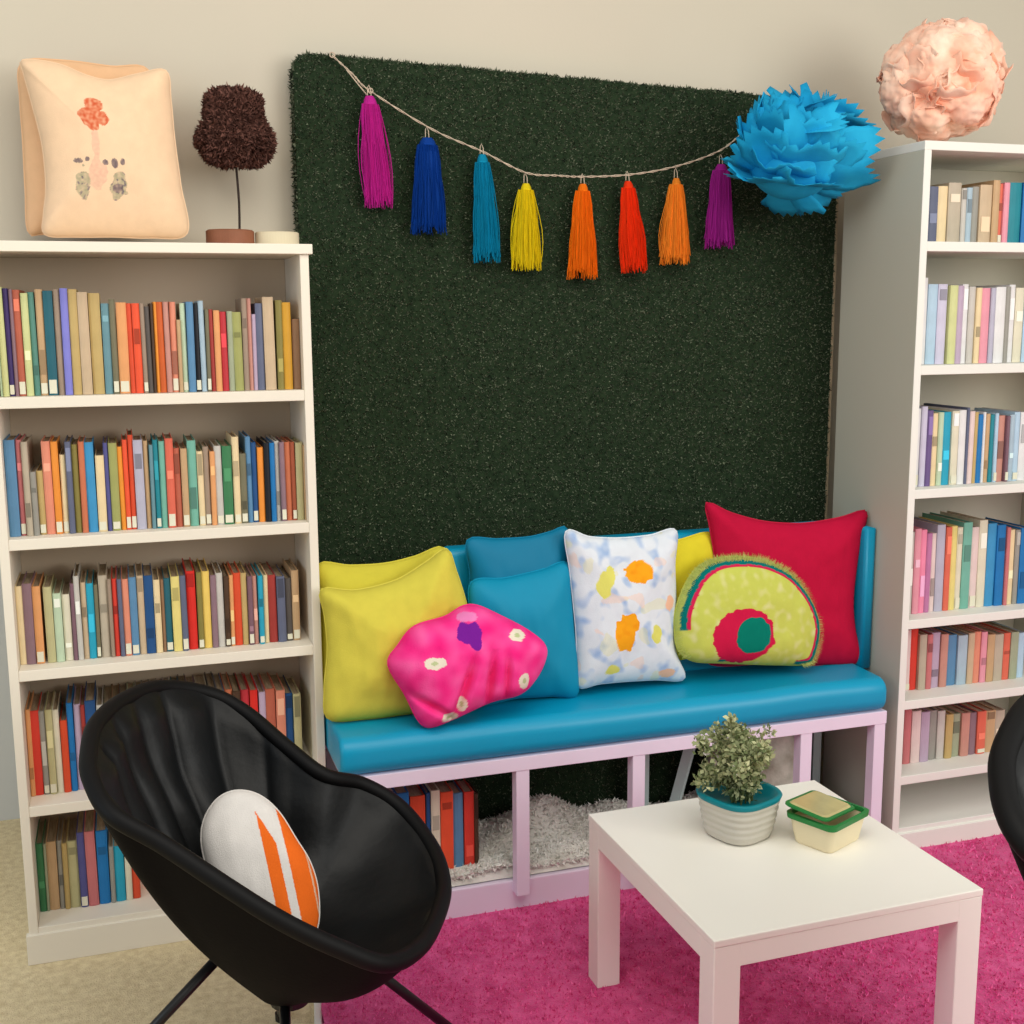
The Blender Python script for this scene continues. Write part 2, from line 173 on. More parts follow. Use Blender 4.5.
def leaves(n, fn, size, mi=0, quad=False, mb=None):
    """scatter small leaf faces; fn() gives (point, normal)"""
    mb = mb or MB(); R = random.random
    for _ in range(n):
        p, nn = fn()
        d = Vector((R()-.5, R()-.5, R()-.5)) + nn*(.5*R()); d.normalize()
        e = d.cross(Vector((R()-.5, R()-.5, R()-.5))).normalized(); s = size*(.6+.8*R())
        if quad: mb.add([p, p+d*s*.5+e*s*.32, p+d*s, p+d*s*.5-e*s*.32], [(0,1,2,3)], mi)
        else: mb.add([p-e*s*.3, p+e*s*.3, p+d*s], [(0,1,2)], mi)
    return mb

# ------------------------------------------------------------------ camera
YAW, PIT, ROLL, FPX, CAMH = CAMQ
def ray(px, py):
    a = px-512; b = py-512; cr, sr = cos(ROLL), sin(ROLL)
    X = a*cr+b*sr; Y = -a*sr+b*cr
    xr = X/FPX; u = -Y/FPX; cp, sp = cos(PIT), sin(PIT)
    yr = cp+u*sp; zr = -sp+u*cp; cy, sy = cos(YAW), sin(YAW)
    return Vector((xr*cy+yr*sy, -xr*sy+yr*cy, zr))
fw = ray(512, 512).normalized(); rt = (ray(513, 512)-ray(512, 512)).normalized(); upv = rt.cross(fw)
cam = bpy.data.objects.new('camera', bpy.data.cameras.new('camera')); COL.objects.link(cam)
cam.matrix_world = Matrix(((rt.x, upv.x, -fw.x, 0), (rt.y, upv.y, -fw.y, 0), (rt.z, upv.z, -fw.z, CAMH), (0,0,0,1)))
cam.data.sensor_width = 36; cam.data.lens = 36*FPX/1024; cam.data.clip_start = .05
SC.camera = cam

# ------------------------------------------------------------------ setting
WALLY = 3.0
m_wall = mat('wall paint', (200,192,175), .9, var=.03, vscale=1.2, bump=.05, bscale=120)
m_floor = mat('beige carpet', (216,196,156), .98, rgb2=(242,226,188), vscale=55, bump=1, bscale=260, spec=.05)
b = MB(); b.box(-.28, 4.6, WALLY, WALLY+.7, 0, 3.0); tag(b.build('wall_back', m_wall), kind='structure')
b = MB(); b.box(-4, -.28, 3.6, 3.7, 0, 3.0); tag(b.build('wall_left', mat('wall cool light tint', (206,208,206), .9)), kind='structure')  # same wall as the back one, with cool daylight put into its colour
b = MB(); b.box(-4, 4.6, -3, 3.7, -.1, 0); tag(b.build('floor', m_floor), kind='structure')
# pink rug
m_rug = mat('pink rug pile', (204,50,122), .95, rgb2=(236,92,158), vscale=28, bump=1, bscale=300, spec=.05, sheen=.2)
m_rugf = mat('pink rug fibre', (208,56,128), .9, rgb2=(248,122,180), vscale=30, spec=.05, island=1)
rug = empty('pink_rug', (1.6, 1.6, 0), 'magenta pink shaggy rug under the white table', 'rug')
RX0 = .43
b = MB(); nx, ny = 60, 60; rows = []
for j in range(ny+1):
    y = .6 + (2.603-.6)*j/ny
    rows.append([((.349+.148*(y-2.45)) + (3.2-(.349+.148*(y-2.45)))*i/nx - 1.6 + .004*sin(y*40+i), y-1.6, .022+.003*noise.noise(Vector((i*.9, j*.9, 0)))) for i in range(nx+1)])
b.grid(rows)
lo = [(r[0][0], r[0][1], 0) for r in rows]; b.grid([[r[0] for r in rows], lo])
fr = [p for p in rows[-1]]; b.grid([fr, [(p[0], p[1], 0) for p in fr]])
b.build('rug_backing', m_rug, rug, smooth=True)
def rugp():
    y = .9 + 1.70*sqrt(random.random()); x = .353+.148*(y-2.45) + 2.2*random.random()
    return Vector((x-1.6, y-1.6, .018)), Vector((0,0,2.2))
o = leaves(70000, rugp, .010).build('rug_pile', m_rugf, rug); o['kind'] = 'stuff'
b = MB(); b.add([(.250,1.9,0),(.266,1.9,0),(.341,2.42,0),(.325,2.42,0),(.250,1.9,.014),(.266,1.9,.014),(.341,2.42,.014),(.325,2.42,.014)],[(0,3,2,1),(4,5,6,7),(0,1,5,4),(1,2,6,5),(2,3,7,6),(3,0,4,7)])
tag(b.build('trim_1', mat('white trim', (238,236,230), .5), bevel=.002), kind='structure')

# ------------------------------------------------------------------ bookcases
m_white = mat('bookcase white', (236,228,212), .55, var=.02, vscale=3)
m_whitec = mat('bookcase cool white', (232,232,224), .55, var=.02, vscale=3)
m_bb = mat('bookcase back', (215,196,172), .7); m_bbc = mat('bookcase back grey', (205,200,184), .7)
def bookcase(name, label, x0, x1, yf, yb, H, shelves, base, m, mb, over=0, side=None):
    t = empty(name, ((x0+x1)/2, (yf+yb)/2, 0), label, 'bookcase'); cx, cy = (x0+x1)/2, (yf+yb)/2
    X0, X1, F, B_ = x0-cx, x1-cx, yf-cy, yb-cy; th = .02
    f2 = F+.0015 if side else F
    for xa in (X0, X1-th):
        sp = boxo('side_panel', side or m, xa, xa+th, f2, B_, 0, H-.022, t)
        if side: boxo('unshaded_edge', m, xa, xa+th, F, f2, 0, H-.022, sp, bevel=0)  # strip added so front edges stay white beside the shade-toned panels
    boxo('top_panel', m, X0-over, X1+over, F-over, B_, H-.022, H, t)
    boxo('back_panel', mb, X0+th, X1-th, B_-.008, B_-.001, .0, H-.022, t)
    for z in shelves: boxo('shelf', m, X0+th, X1-th, F+.001, B_-.008, z-.024, z, t)
    boxo('shelf', m, X0+th, X1-th, F+.001, B_-.008, base-.02, base, t)
    boxo('plinth', m, X0-.006, X1+.002, F-.006, F+.012, 0, base-.014, t)
    return t
bookcase('tall_bookcase', 'white bookcase with five book rows under the peach pillows', -.269, .4145, 2.727, 2.99, 1.6086, [1.2849,.9799,.6876,.3738], .0858, m_white, m_bb, over=.008)
bookcase('tall_bookcase', 'tall white bookcase of pastel books under the peach pompom', 1.893, 2.56, 2.547, 2.885, 1.8625, [1.6225,1.3174,1.0017,.658,.4391,.2299], .0841, m_whitec, m_bbc, side=mat('side shade grey', (196,194,178), .6))  # side panels greyed: the shade on them is put into their colour

# ------------------------------------------------------------------ books
PAL = {'mint':(190,210,180),'pale lime':(206,210,150),'dark purple':(66,52,105),'mauve':(140,112,122),'brick':(184,98,76),'sea green':(88,138,125),'tan':(196,162,122),'dark teal':(40,98,112),'taupe':(158,138,120),'periwinkle':(130,130,210),'khaki':(192,166,108),'beige':(200,176,145),'dusty blue':(105,145,155),'olive grey':(118,114,90),'apricot':(226,160,105),'vermilion':(216,78,46),'scarlet':(236,88,54),'charcoal':(88,82,78),'dark brown':(78,56,40),'amber':(232,148,52),'burnt orange':(204,96,44),'dusty rose':(198,142,128),'salmon':(224,142,116),'steel blue':(92,138,176),'black':(26,28,34),'powder blue':(168,190,204),'dark red':(160,58,52),'crimson':(186,52,60),'sage':(160,168,140),'moss green':(160,162,98),'lilac':(186,165,188),'slate blue':(98,104,128),'olive':(134,124,66),'gold':(206,154,50),'brown':(146,112,84),'rose':(200,116,118),'stone':(186,174,154),'grey':(152,150,142),'orange':(238,146,58),'cream':(232,210,166),'terracotta':(202,116,82),'sky blue':(62,146,196),'indigo':(84,84,140),'lavender':(182,180,198),'teal':(34,132,146),'seafoam':(116,178,160),'coral':(220,106,84),'silver':(198,194,186),'green':(62,124,82),'navy':(36,80,132),'blue':(30,116,180),'rust':(166,88,62),'pale olive':(190,184,138),'plum':(124,92,104),'turquoise':(40,160,190),'ivory':(222,216,192),'red':(216,64,50),'pale yellow':(228,212,130),'bright red':(218,46,38),'yellow':(236,202,104),'white':(226,226,226),'pale blue':(178,206,226),'pale lilac':(204,200,222),'pink':(228,152,168),'purple':(108,88,138),'pale pink':(226,204,200),'hot pink':(246,140,172),'orchid':(188,120,164)}
m_page = mat('book pages', (140,124,104), .9, rgb2=(180,164,138), vscale=90, stretch=(6,.3,.3)); m_slab = mat('spine sticker', (222,218,196), .6)
def book_mat(c, deep):
    n = 'cover ' + c + (' shade' if deep else '')
    r = PAL[c]
    return mat(n, r, .5, var=.22, vscale=14, spec=.3, stretch=(1,1,.45))
ORD = ['first','second','third','fourth','fifth','sixth','seventh','eighth','ninth','tenth']
def label_row(items, where):
    cols = [i[3] for i in items]; n = len(cols); out = []
    hs = [i[2] for i in items]
    def trip(k): return (cols[k-1] if k else None, cols[k], cols[k+1] if k < n-1 else None)
    trs = [trip(k) for k in range(n)]
    for k in range(n):
        c = cols[k]
        if cols.count(c) == 1: s = 'only %s book %s' % (c, where)
        elif k == 0: s = '%s book leftmost %s' % (c, where)
        elif k == n-1: s = '%s book rightmost %s' % (c, where)
        elif trs.count(trs[k]) == 1 and trs.count(tuple(reversed(trs[k]))) <= (1 if trs[k][0] == trs[k][2] else 0):
            a, b_ = trs[k][0], trs[k][2]
            s = '%s book between %s and %s ones %s' % (c, a, b_, where)
        else: s = '%s %s book from the left %s' % (ORD[cols[:k].count(c)], c, where)
        out.append(s)
    return out
def books(row, where, group, xlo, xhi, depth, stick=.4):
    zs, yf, items = row
    labs = label_row(items, where)
    for (x, w, h, c), lb in zip(items, labs):
        x = max(x, xlo); w = min(w, xhi-x)
        if w < .004: w = .004
        w *= .94; d = depth*random.uniform(.85, 1); y = yf + random.uniform(-.002, .008)
        t = empty('book', (x+w/2+.0004, y, zs+.0005), lb, 'book', group)
        m = book_mat(c, 0); mb = MB(); a = w/2; th = min(.002, w*.2)
        # cover: rounded spine and two boards, one continuous wrap
        prof = [(-a, d), (-a, .003), (-a*.6, .0008), (0, 0), (a*.6, .0008), (a, .003), (a, d), (a-th, d), (a-th, .006), (-a+th, .006), (-a+th, d)]
        k = len(prof)
        mb.add([(p[0], p[1], 0) for p in prof] + [(p[0], p[1], h) for p in prof],
               [(i, (i+1) % k, (i+1) % k+k, i+k) for i in range(k)] +
               [(k+0,k+1,k+8+1,k+10),(0,10,9,1)] + [(k+1,k+2,k+3,k+4,k+5,k+8,k+9),(1,9,8,5,4,3,2)] + [(k+5,k+6,k+7,k+8),(5,8,7,6)])
        mb.build('cover', m, t)
        boxo('pages', m_page, -a+th, a-th, .006, d-.004, .003, h-.004, t, bevel=0)
        if w > .0085 and random.random() < .38:
            z0 = h*random.choice((.2,.35,.55,.68,.8)); z1 = min(h*.97, z0+h*random.uniform(.06,.3)); r_ = PAL[c]; kk = random.choice((.72,.8,1.12,1.2))
            boxo('spine_band', mat('band %s %d' % (c, kk*100), tuple(min(245, v*kk+(14 if kk > 1 else 0)) for v in r_), .5), -a*.72, a*.72, -.0004, .0014, z0, z1, t, bevel=0)
        if random.random() < stick*.7 and w > .008:
            hz = h*.10*random.uniform(.8, 1.4)
            boxo('spine_sticker', m_slab, -a*.8, a*.8, -.0008, .0014, .004, .004+hz, t, bevel=0)
        t.rotation_euler.y = random.uniform(-.006, .006)
LN = ['top','second','third','fourth','bottom']
for r, nm, st in ((ROW_LA,'top',.4),(ROW_LB,'second',.5),(ROW_LC,'third',.5),(ROW_LD,'fourth',.3),(ROW_LE,'bottom',.3)):
    books(r, 'in the left bookcase, %s row' % nm, 'books in the %s row of the left bookcase' % nm, -.2485, .394, .17, st)
for r, nm, st in ((ROW_RA,'top',.1),(ROW_RB,'second',.1),(ROW_RC,'third',.1),(ROW_RD,'fourth',.1),(ROW_RE,'fifth',.1),(ROW_RF,'lowest',.1)):
    books(r, 'in the right bookcase, %s row' % nm, 'books in the %s row of the right bookcase' % nm, 1.914, 2.53, .19, st)

# ------------------------------------------------------------------ grass board
m_turf = mat('turf base', (28,42,28), .95, rgb2=(42,56,38), vscale=60, spec=.05)
m_blade = mat('turf blade', (34,44,35), .85, rgb2=(112,120,98), vscale=10, spec=.12, island=1)
bd = empty('grass_panel', (1.155, 2.95, 0), 'tall dark green artificial grass panel behind the bench', 'wall panel')
BX0, BX1, BF, BB = .425, 1.90, 2.935, 2.99
def btop(x): return 2.058 - (x-BX0)/(BX1-BX0)*.045 + .004*noise.noise(Vector((x*14, 0, 0)))
def board_top(x):
    t = btop(x)
    if x < BX0+.04: t -= .04-sqrt(max(0, .04**2-(BX0+.04-x)**2))
    return t
b = MB(); xs = [BX0+.04*(1-cos(pi/2*i/8)) for i in range(8)] + [BX0+.04+(BX1-BX0-.04)*i/60 for i in range(61)]
n = len(xs)
b.add([(x-1.155, BF-2.95, 0) for x in xs]+[(x-1.155, BF-2.95, board_top(x)) for x in xs]+[(x-1.155, BB-2.95, board_top(x)) for x in xs]+[(x-1.155, BB-2.95, 0) for x in xs],
      [(i, i+1, n+i+1, n+i) for i in range(n-1)]+[(n+i, n+i+1, 2*n+i+1, 2*n+i) for i in range(n-1)]+[(2*n+i, 2*n+i+1, 3*n+i+1, 3*n+i) for i in range(n-1)]+[(0,n,2*n,3*n),(n-1,4*n-1,3*n-1,2*n-1)])
b.build('panel_core', m_turf, bd)
mb = MB()
def tf():
    x = random.uniform(BX0, BX1); z = random.uniform(.0, 1)**.8*board_top(x)
    return Vector((x-1.155, BF-2.95+.002, z)), Vector((0,-1.2,0))
leaves(200000, tf, .0078, mb=mb)
def te():
    x = random.uniform(BX0, BX1); return Vector((x-1.155, random.uniform(BF, BB)-2.95, board_top(x))), Vector((0,-.3,.6))
leaves(7000, te, .009, mb=mb)
def tl():
    z = random.uniform(.0, 2.02); s = random.random() < .5
    return Vector(((BX0 if s else BX1)-1.155, random.uniform(BF, BB)-2.95, z)), Vector((-.7 if s else .7,-.2,0))
leaves(7000, tl, .009, mb=mb)
o = mb.build('turf', m_blade, bd); o['kind'] = 'stuff'
boxo('frame_edge', mat('panel wood edge', (196,178,148), .7), BX1-1.155+.003, BX1-1.155+.016, BF-2.95+.01, .04, 0, 2.0, bd)

# ------------------------------------------------------------------ bench
m_blue = mat('teal blue vinyl', (0,152,192), .4, var=.04, vscale=3, spec=.4, bump=.05, bscale=30)
m_lav = mat('lavender paint', (232,218,236), .5, var=.03, vscale=6)
bench = empty('cushioned_bench', (1.14, 2.67, 0), 'long bench with turquoise vinyl seat on a lavender frame', 'bench'); cx, cy = 1.14, 2.67
def soft(name, m, x0, x1, y0, y1, z0, z1, r, parent, dome=0, off=(0,0)):
    bm = bmesh.new(); bmesh.ops.create_cube(bm, size=1)
    for v in bm.verts: v.co = Vector(((x0+x1)/2-off[0]+v.co.x*(x1-x0), (y0+y1)/2-off[1]+v.co.y*(y1-y0), (z0+z1)/2+v.co.z*(z1-z0)))
    lx = [e for e in bm.edges if abs(e.verts[0].co.x-e.verts[1].co.x) > .1]
    bmesh.ops.bevel(bm, geom=lx, offset=r, segments=6, affect='EDGES', profile=.5)
    ends = [e for e in bm.edges if abs(e.verts[0].co.x-e.verts[1].co.x) < .001 and len(e.link_faces) == 2 and e.calc_face_angle(0) > 1.2]
    bmesh.ops.bevel(bm, geom=ends, offset=min(r, .012), segments=3, affect='EDGES', profile=.5)
    for i in range(1, 26):
        x = x0-off[0]+(x1-x0)*i/26
        bmesh.ops.bisect_plane(bm, geom=bm.verts[:]+bm.edges[:]+bm.faces[:], plane_co=(x,0,0), plane_no=(1,0,0))
    for v in bm.verts:
        if v.co.z > z0+.01 and dome:
            v.co.z += .004*noise.noise(Vector((v.co.x*5, v.co.y*9, 1)))
    me = bpy.data.meshes.new(name); bm.to_mesh(me); bm.free(); me.materials.append(m)
    for p in me.polygons: p.use_smooth = True
    o = bpy.data.objects.new(name, me); COL.objects.link(o); o.parent = parent
    return o
soft('seat_cushion', m_blue, .419, 1.852, 2.535, 2.885, .421, .512, .036, bench, 1, (cx, cy))
soft('backrest', m_blue, .735, 1.884, 2.765, 2.835, .50, .885, .02, bench, 0, (cx, cy))
soft('backrest_wing', m_blue, 1.855, 1.891, 2.668, 2.80, .50, .885, .010, bench, 0, (cx, cy))
boxo('rail', m_lav, .425-cx, 1.858-cx, 2.545-cy, 2.575-cy, .386, .4205, bench)
boxo('rail', m_lav, .425-cx, 1.858-cx, 2.84-cy, 2.87-cy, .386, .4205, bench)
boxo('seat_board', mat('bench board', (190,172,190), .6), .43-cx, 1.852-cx, 2.575-cy, 2.84-cy, .40, .4205, bench)
for x in (.445,.852,1.152,1.62,1.84):
    boxo('leg', m_lav, x-.0165-cx, x+.0165-cx, 2.547-cy, 2.58-cy, .068 if x < 1.7 else .021, .386, bench)
m_leg2 = mat('rear leg shade grey', (176,190,190), .6)  # shade under the bench, put into the colour of rear legs and brace
for x in (.445,1.30,1.84): boxo('leg', m_leg2, x-.013-cx, x+.013-cx, 2.835-cy, 2.862-cy, .09, .386, bench)
b = MB(); b.tube([(1.44-cx,2.79-cy,.39),(1.36-cx,2.79-cy,.10)], .018, 4); b.build('brace', m_leg2, bench)
# platform under the bench
pf = tag(boxo('low_platform', m_lav, -.71, .71, -.155, .155, 0, .094, None, .003, (1.145, 2.735, 0)), 'pale lavender low platform on the floor beneath the bench', 'platform')
# fur rug on the platform
m_fur = mat('white fur', (200,197,186), .95, rgb2=(248,246,240), vscale=9, bump=.6, bscale=120, spec=.05)
m_furh = mat('fur hair', (205,203,194), .9, rgb2=(250,248,242), island=1, spec=.05)
fur = empty('fur_rug', (1.0, 2.72, .095), 'white and grey fluffy fur rug bunched on the low platform', 'rug')
def furz(x, y): 
    e = min(1, max(0, (x-.62)/.12)); 
    base = .012 + .028*(noise.noise(Vector((x*7, y*9, 3)))+.6)
    ridge = .085*exp(-((x-.98)/.10)**2-((y-2.79)/.07)**2)
    return (base+ridge)*(.35+.65*e)
rows = []
for j in range(24):
    y = 2.592+ .27*j/23
    rows.append([(x-1.0, y-2.72+.006*noise.noise(Vector((x*12, 0, 5))), furz(x, y) if 0 < j < 23 else .002) for x in [.60+1.2*i/90 for i in range(91)]])
b = MB(); b.grid(rows); b.build('fur_base', m_fur, fur, smooth=True)
def fp():
    x = random.uniform(.60, 1.75); y = random.uniform(2.592, 2.86)
    return Vector((x-1.0, y-2.72, furz(x, y)-.003)), Vector((.4, -.7, .4))
o = leaves(26000, fp, .012).build('fur_pile', m_furh, fur); o['kind'] = 'stuff'
tray = tag(boxo('wooden_board', mat('orange wood', (176,112,72), .6, var=.2, vscale=20), -.135, .135, -.045, .10, 0, .0055, None, .001, (.64, 2.69, .0945)), 'thin orange brown board beneath the books under the bench', 'board')
books((.1005, ROW_UA[1], ROW_UA[2]), 'under the bench', 'books standing under the bench', .53, .775, .10, .0)

# grey plush cushion under the bench
m_plush = mat('grey plush', (130,126,110), .95, rgb2=(226,224,212), vscale=9, bump=.5, bscale=90, spec=.05)
b = MB(); rows = []
for i in range(25):
    th = pi*i/24; 
    rows.append([Vector(((abs(cos(2*pi*k/48))**.7*(1 if cos(2*pi*k/48) > 0 else -1))*.14*sin(th)**.8, sin(2*pi*k/48)*.075*sin(th)**.8, .125+.12*cos(th)))*(1+.10*noise.noise(Vector((k*.3, i*.3, 2)))) for k in range(48)])
b.grid(rows, True); pl = b.build('plush_cushion', m_plush, smooth=True, loc=(1.60, 2.77, .098))
tag(pl, 'mottled grey plush cushion stored under the right end of the bench', 'cushion')

# ------------------------------------------------------------------ pillows
def pillow(name, data, mats, th, label, base, paint=None, group=None, wr=.004, n=180, rings=46, power=2.2, drop=0, cat='pillow', crease=None, seam=None):
    (ox, oy, oz), k, ol, spots = data
    pts = smooth_closed(ol, n); cxp = sum(p[0] for p in pts)/n; cyp = sum(p[1] for p in pts)/n
    A = Vector((1,0,0)); Zt = Vector((0, k, 1)).normalized(); Nn = A.cross(Zt)   # toward the viewer (-y)
    if Nn.y > 0: Nn = -Nn
    V = []; F = []; Cc = []
    sd = Vector((ox*9, oz*7, oy*5))
    for side in (1, -1):
        for j in range(rings+1):
            s = j/rings
            for i in range(n):
                x = cxp+(pts[i][0]-cxp)*s; y = cyp+(pts[i][1]-cyp)*s
                t = th*max(0, 1-s**power)**.55
                w = noise.noise(Vector((x*16, y*16, 0))+sd)*wr*(1-s**6) + noise.noise(Vector((x*45, y*20, 4))+sd)*wr*.35*(1-s**6)
                if crease and side == 1: w += crease(x, y)*(1-s**8)
                P = A*x+Zt*y+Nn*(side*t+(w if side == 1 else 0))
                V.append(P)
                col = paint(x, y, s) if (paint and side == 1) else base
                Cc.append(lin(col)+(1,))
    m = (rings+1)*n
    for sd_ in (0, 1):
        for j in range(rings):
            for i in range(n):
                l = (i+1) % n; q = [sd_*m+j*n+i, sd_*m+j*n+l, sd_*m+(j+1)*n+l, sd_*m+(j+1)*n+i]
                F.append(tuple(q if sd_ == 0 else q[::-1]))
    me = bpy.data.meshes.new(name); me.from_pydata(V, [], F); me.materials.append(mats)
    ca = me.color_attributes.new('paint', 'FLOAT_COLOR', 'POINT'); ca.data.foreach_set('color', [c for q in Cc for c in q])
    me.polygons.foreach_set('use_smooth', [True]*len(me.polygons)); me.update()
    root = empty(name, (ox, oy, oz), label, cat, group)
    o = bpy.data.objects.new('pillow_body', me); COL.objects.link(o); o.parent = root
    bm = bmesh.new(); bm.from_mesh(me); bmesh.ops.remove_doubles(bm, verts=bm.verts, dist=.0002); bm.to_mesh(me); bm.free()
    sm = MB(); sm.tube([A*(cxp+(p[0]-cxp)*.998)+Zt*(cyp+(p[1]-cyp)*.998) for p in pts[::2]], .0022, 5, closed=True)
    sm.build('edge_seam', seam or mat('seam %d %d %d' % tuple(base), base, .85), root, smooth=True)
    return root, (cxp, cyp, pts, A, Zt, Nn)
def ell(x, y, e, k=1.0, wob=.25, sd=0):
    dx = (x-e[0])/e[2]; dy = (y-e[1])/e[3]; r = sqrt(dx*dx+dy*dy)
    return r + wob*noise.noise(Vector((x*60, y*60, sd)))*1.0 < k
def lerp(a, b_, t): return tuple(a[i]+(b_[i]-a[i])*t for i in range(3))
m_cloth = lambda nm, r=.85, bs=500: mat(nm, (255,255,255), r, var=.06, vscale=40, attr='paint', bump=.25, bscale=bs, spec=.1)
PEACH = (240,206,170)
def p_peach(x, y, s):
    c = PEACH
    for e in PIL_peach_front[3]:
        if ell(x, y, e, 1, .5, e[0]*50):
            c = {'r':(205,92,58),'p':(226,172,150),'g':(168,160,130),'d':(96,84,92)}[e[4]]
            t = .7+.5*noise.noise(Vector((x*160, y*160, 7))); t = max(.35, min(1, t))
            if e[4] == 'p': t *= .7
            if e[4] == 'g': c = (96,90,100) if noise.noise(Vector((x*200, y*120, 2))) > .25 else c
            c = lerp(PEACH, c, t)
    return c
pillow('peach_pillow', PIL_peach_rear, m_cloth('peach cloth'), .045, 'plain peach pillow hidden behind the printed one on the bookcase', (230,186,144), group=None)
pillow('peach_pillow', PIL_peach_front, m_cloth('peach cloth'), .06, 'peach pillow printed with red balloons above grey figures on the bookcase', PEACH, p_peach, n=300, rings=110)
YEL = (206,196,72)
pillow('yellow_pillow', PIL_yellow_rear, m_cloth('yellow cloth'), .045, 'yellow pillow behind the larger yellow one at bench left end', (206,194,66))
pillow('yellow_pillow', PIL_yellow_front, m_cloth('yellow cloth'), .07, 'large yellow pillow in front, leaning behind the pink pillow', (212,200,78), wr=.008)
TEALP = (0,120,155)
m_tp = mat('blue cushion cloth', (255,255,255), .6, var=.03, vscale=20, attr='paint', spec=.25)
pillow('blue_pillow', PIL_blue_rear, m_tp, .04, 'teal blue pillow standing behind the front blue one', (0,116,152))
pillow('blue_pillow', PIL_blue_front, m_tp, .055, 'teal blue pillow between pink and flowered pillows', (0,138,174))
pillow('yellow_pillow', PIL_yellow_back, m_cloth('yellow cloth'), .035, 'yellow pillow peeking out between flowered and red pillows', (222,206,50))
RED = (186,18,58)
pillow('red_pillow', PIL_red, m_cloth('red cloth'), .05, 'big raspberry red square pillow at the bench right end', RED, wr=.006)
def p_floral(x, y, s):
    c = (222,228,236)
    v = noise.noise(Vector((x*38, y*34, 1.3))); v2 = noise.noise(Vector((x*60, y*60, 8)))
    if v > .12: c = lerp(c, (150,178,220), min(1, (v-.12)*3)*(.65+.5*v2))
    if noise.noise(Vector((x*22, y*22, 9.1))) > .42: c = lerp(c, (226,222,170), .4)
    if noise.noise(Vector((x*24, y*24, 19.1))) > .46: c = lerp(c, (240,206,190), .5)
    for e in PIL_floral[3]:
        if ell(x, y, e, 1, .3, 3): c = {'o':(246,166,30),'y':(222,218,110),'e':(240,190,160)}[e[4]]; c = lerp(c, (236,140,20), max(0, v2)*.8) if e[4] == 'o' else c
    return c
pillow('flowered_pillow', PIL_floral, m_cloth('floral cloth'), .05, 'white rectangular pillow with pale blue mottling and orange flowers', (222,228,236), p_floral, n=260, rings=90)
HC = PIL_halfround[3]
def p_half(x, y, s):
    lime = (196,202,92); k = noise.noise(Vector((x*120, y*120, 0)))*.012
    top = max(0, min(1, (y-.04)/.08)); s2 = s + k
    # bands follow the arched edge only
    c = lerp(lime, (216,214,150), max(0, noise.noise(Vector((x*50, y*50, 4)))*1.2))
    if (y > .035 or x > .12) and not (x < -.10 and y < .125):
        if s2 > .955: c = (176,190,100)
        elif s2 > .89: c = (0,112,108)
        elif s2 > .85: c = (206,34,80)
    a, t_ = [(h_[0]-.018,)+h_[1:] for h_ in HC[:2]]
    if ell(x, y, a, 1, .1, 2): c = (204,26,70)
    if ell(x, y, t_, 1, .08, 2): c = (0,122,104)
    return c
hr, hd = pillow('round_pillow', PIL_halfround, m_cloth('felt cloth'), .055, 'round lime pillow with red and teal rings and fringe', (190,196,90), p_half, n=260, rings=90, power=3)
fb = MB(); cxp, cyp, pts, A_, Z_, N_ = hd
for _ in range(2600):
    i = random.randrange(len(pts)); p = pts[i]
    if p[1] < .05 and p[0] < .15: continue
    s = random.uniform(.93, 1.0); base = A_*(cxp+(p[0]-cxp)*s)+Z_*(cyp+(p[1]-cyp)*s)+N_*(.055*(1-s**3)**.55)
    dr = (A_*(p[0]-cxp)+Z_*(p[1]-cyp)).normalized()*random.uniform(.008,.017)+N_*.004*random.random()+A_*random.uniform(-.003,.003)
    e = A_*.0008
    fb.add([base-e, base+e, base+dr], [(0,1,2)])
o = fb.build('fringe', mat('lime fringe', (150,170,80), .9, rgb2=(206,206,120), island=1), hr); o['kind'] = 'stuff'
def p_pink(x, y, s):
    c = lerp((244,44,134), (252,84,160), .5+noise.noise(Vector((x*30, y*30, 0))))
    for e in PIL_pink[3]:
        if ell(x, y, e, 1, .25, 5):
            c = {'w':(236,226,206),'u':(120,30,150),'l':(236,130,190)}[e[4]]
            if e[4] == 'w' and ell(x, y, e, .35, .1, 5): c = (190,200,150)
    return c
def crease(x, y):
    r = 0
    for (a, b_, cc, w, d) in ((.9,-.35,.02,.010,.026),(1,-.15,-.035,.010,.030),(1,-.05,-.075,.008,.020)):
        if y < .17:
            q = a*x+b_*(y-.1)+cc; r -= d*exp(-(q/w)**2)*min(1, (.17-y)/.06)
    q = .55*(x+.12)+.83*(y-.06); r -= .022*exp(-(q/.009)**2)*(1 if x < -.05 else 0)
    return r
pillow('pink_pillow', PIL_pink, m_cloth('pink plush', .9, 300), .075, 'crumpled hot pink plush pillow with white dots and purple patch', (240,44,132), p_pink, n=240, rings=80, wr=.008, crease=crease, power=3)

# ------------------------------------------------------------------ white table
m_tab = mat('white lacquer', (250,247,238), .35, var=.01, vscale=3, spec=.4)
tx, ty, ts, tz = .9005, 2.2454, .5584, .3972
tb = empty('side_table', (tx+ts/2, ty-ts/2, 0), 'low square white table standing on the pink rug', 'table', rz=radians(.8))
h = ts/2; L_ = .052
boxo('table_top', m_tab, -h, h, -h, h, tz-.014, tz, tb, .002)
for (x, y) in ((-h+.001,-h+.001),(h-L_-.001,-h+.001),(-h+.001,h-L_-.001),(h-L_-.001,h-L_-.001)):
    boxo('leg', m_tab, x, x+L_, y, y+L_, .021, tz-.014, tb, .002)
ap = tz-.014-.042
boxo('apron', m_tab, -h+L_, h-L_, -h+.001, -h+.02, ap, tz-.014, tb, .001); boxo('apron', m_tab, -h+L_, h-L_, h-.02, h-.001, ap, tz-.014, tb, .001)
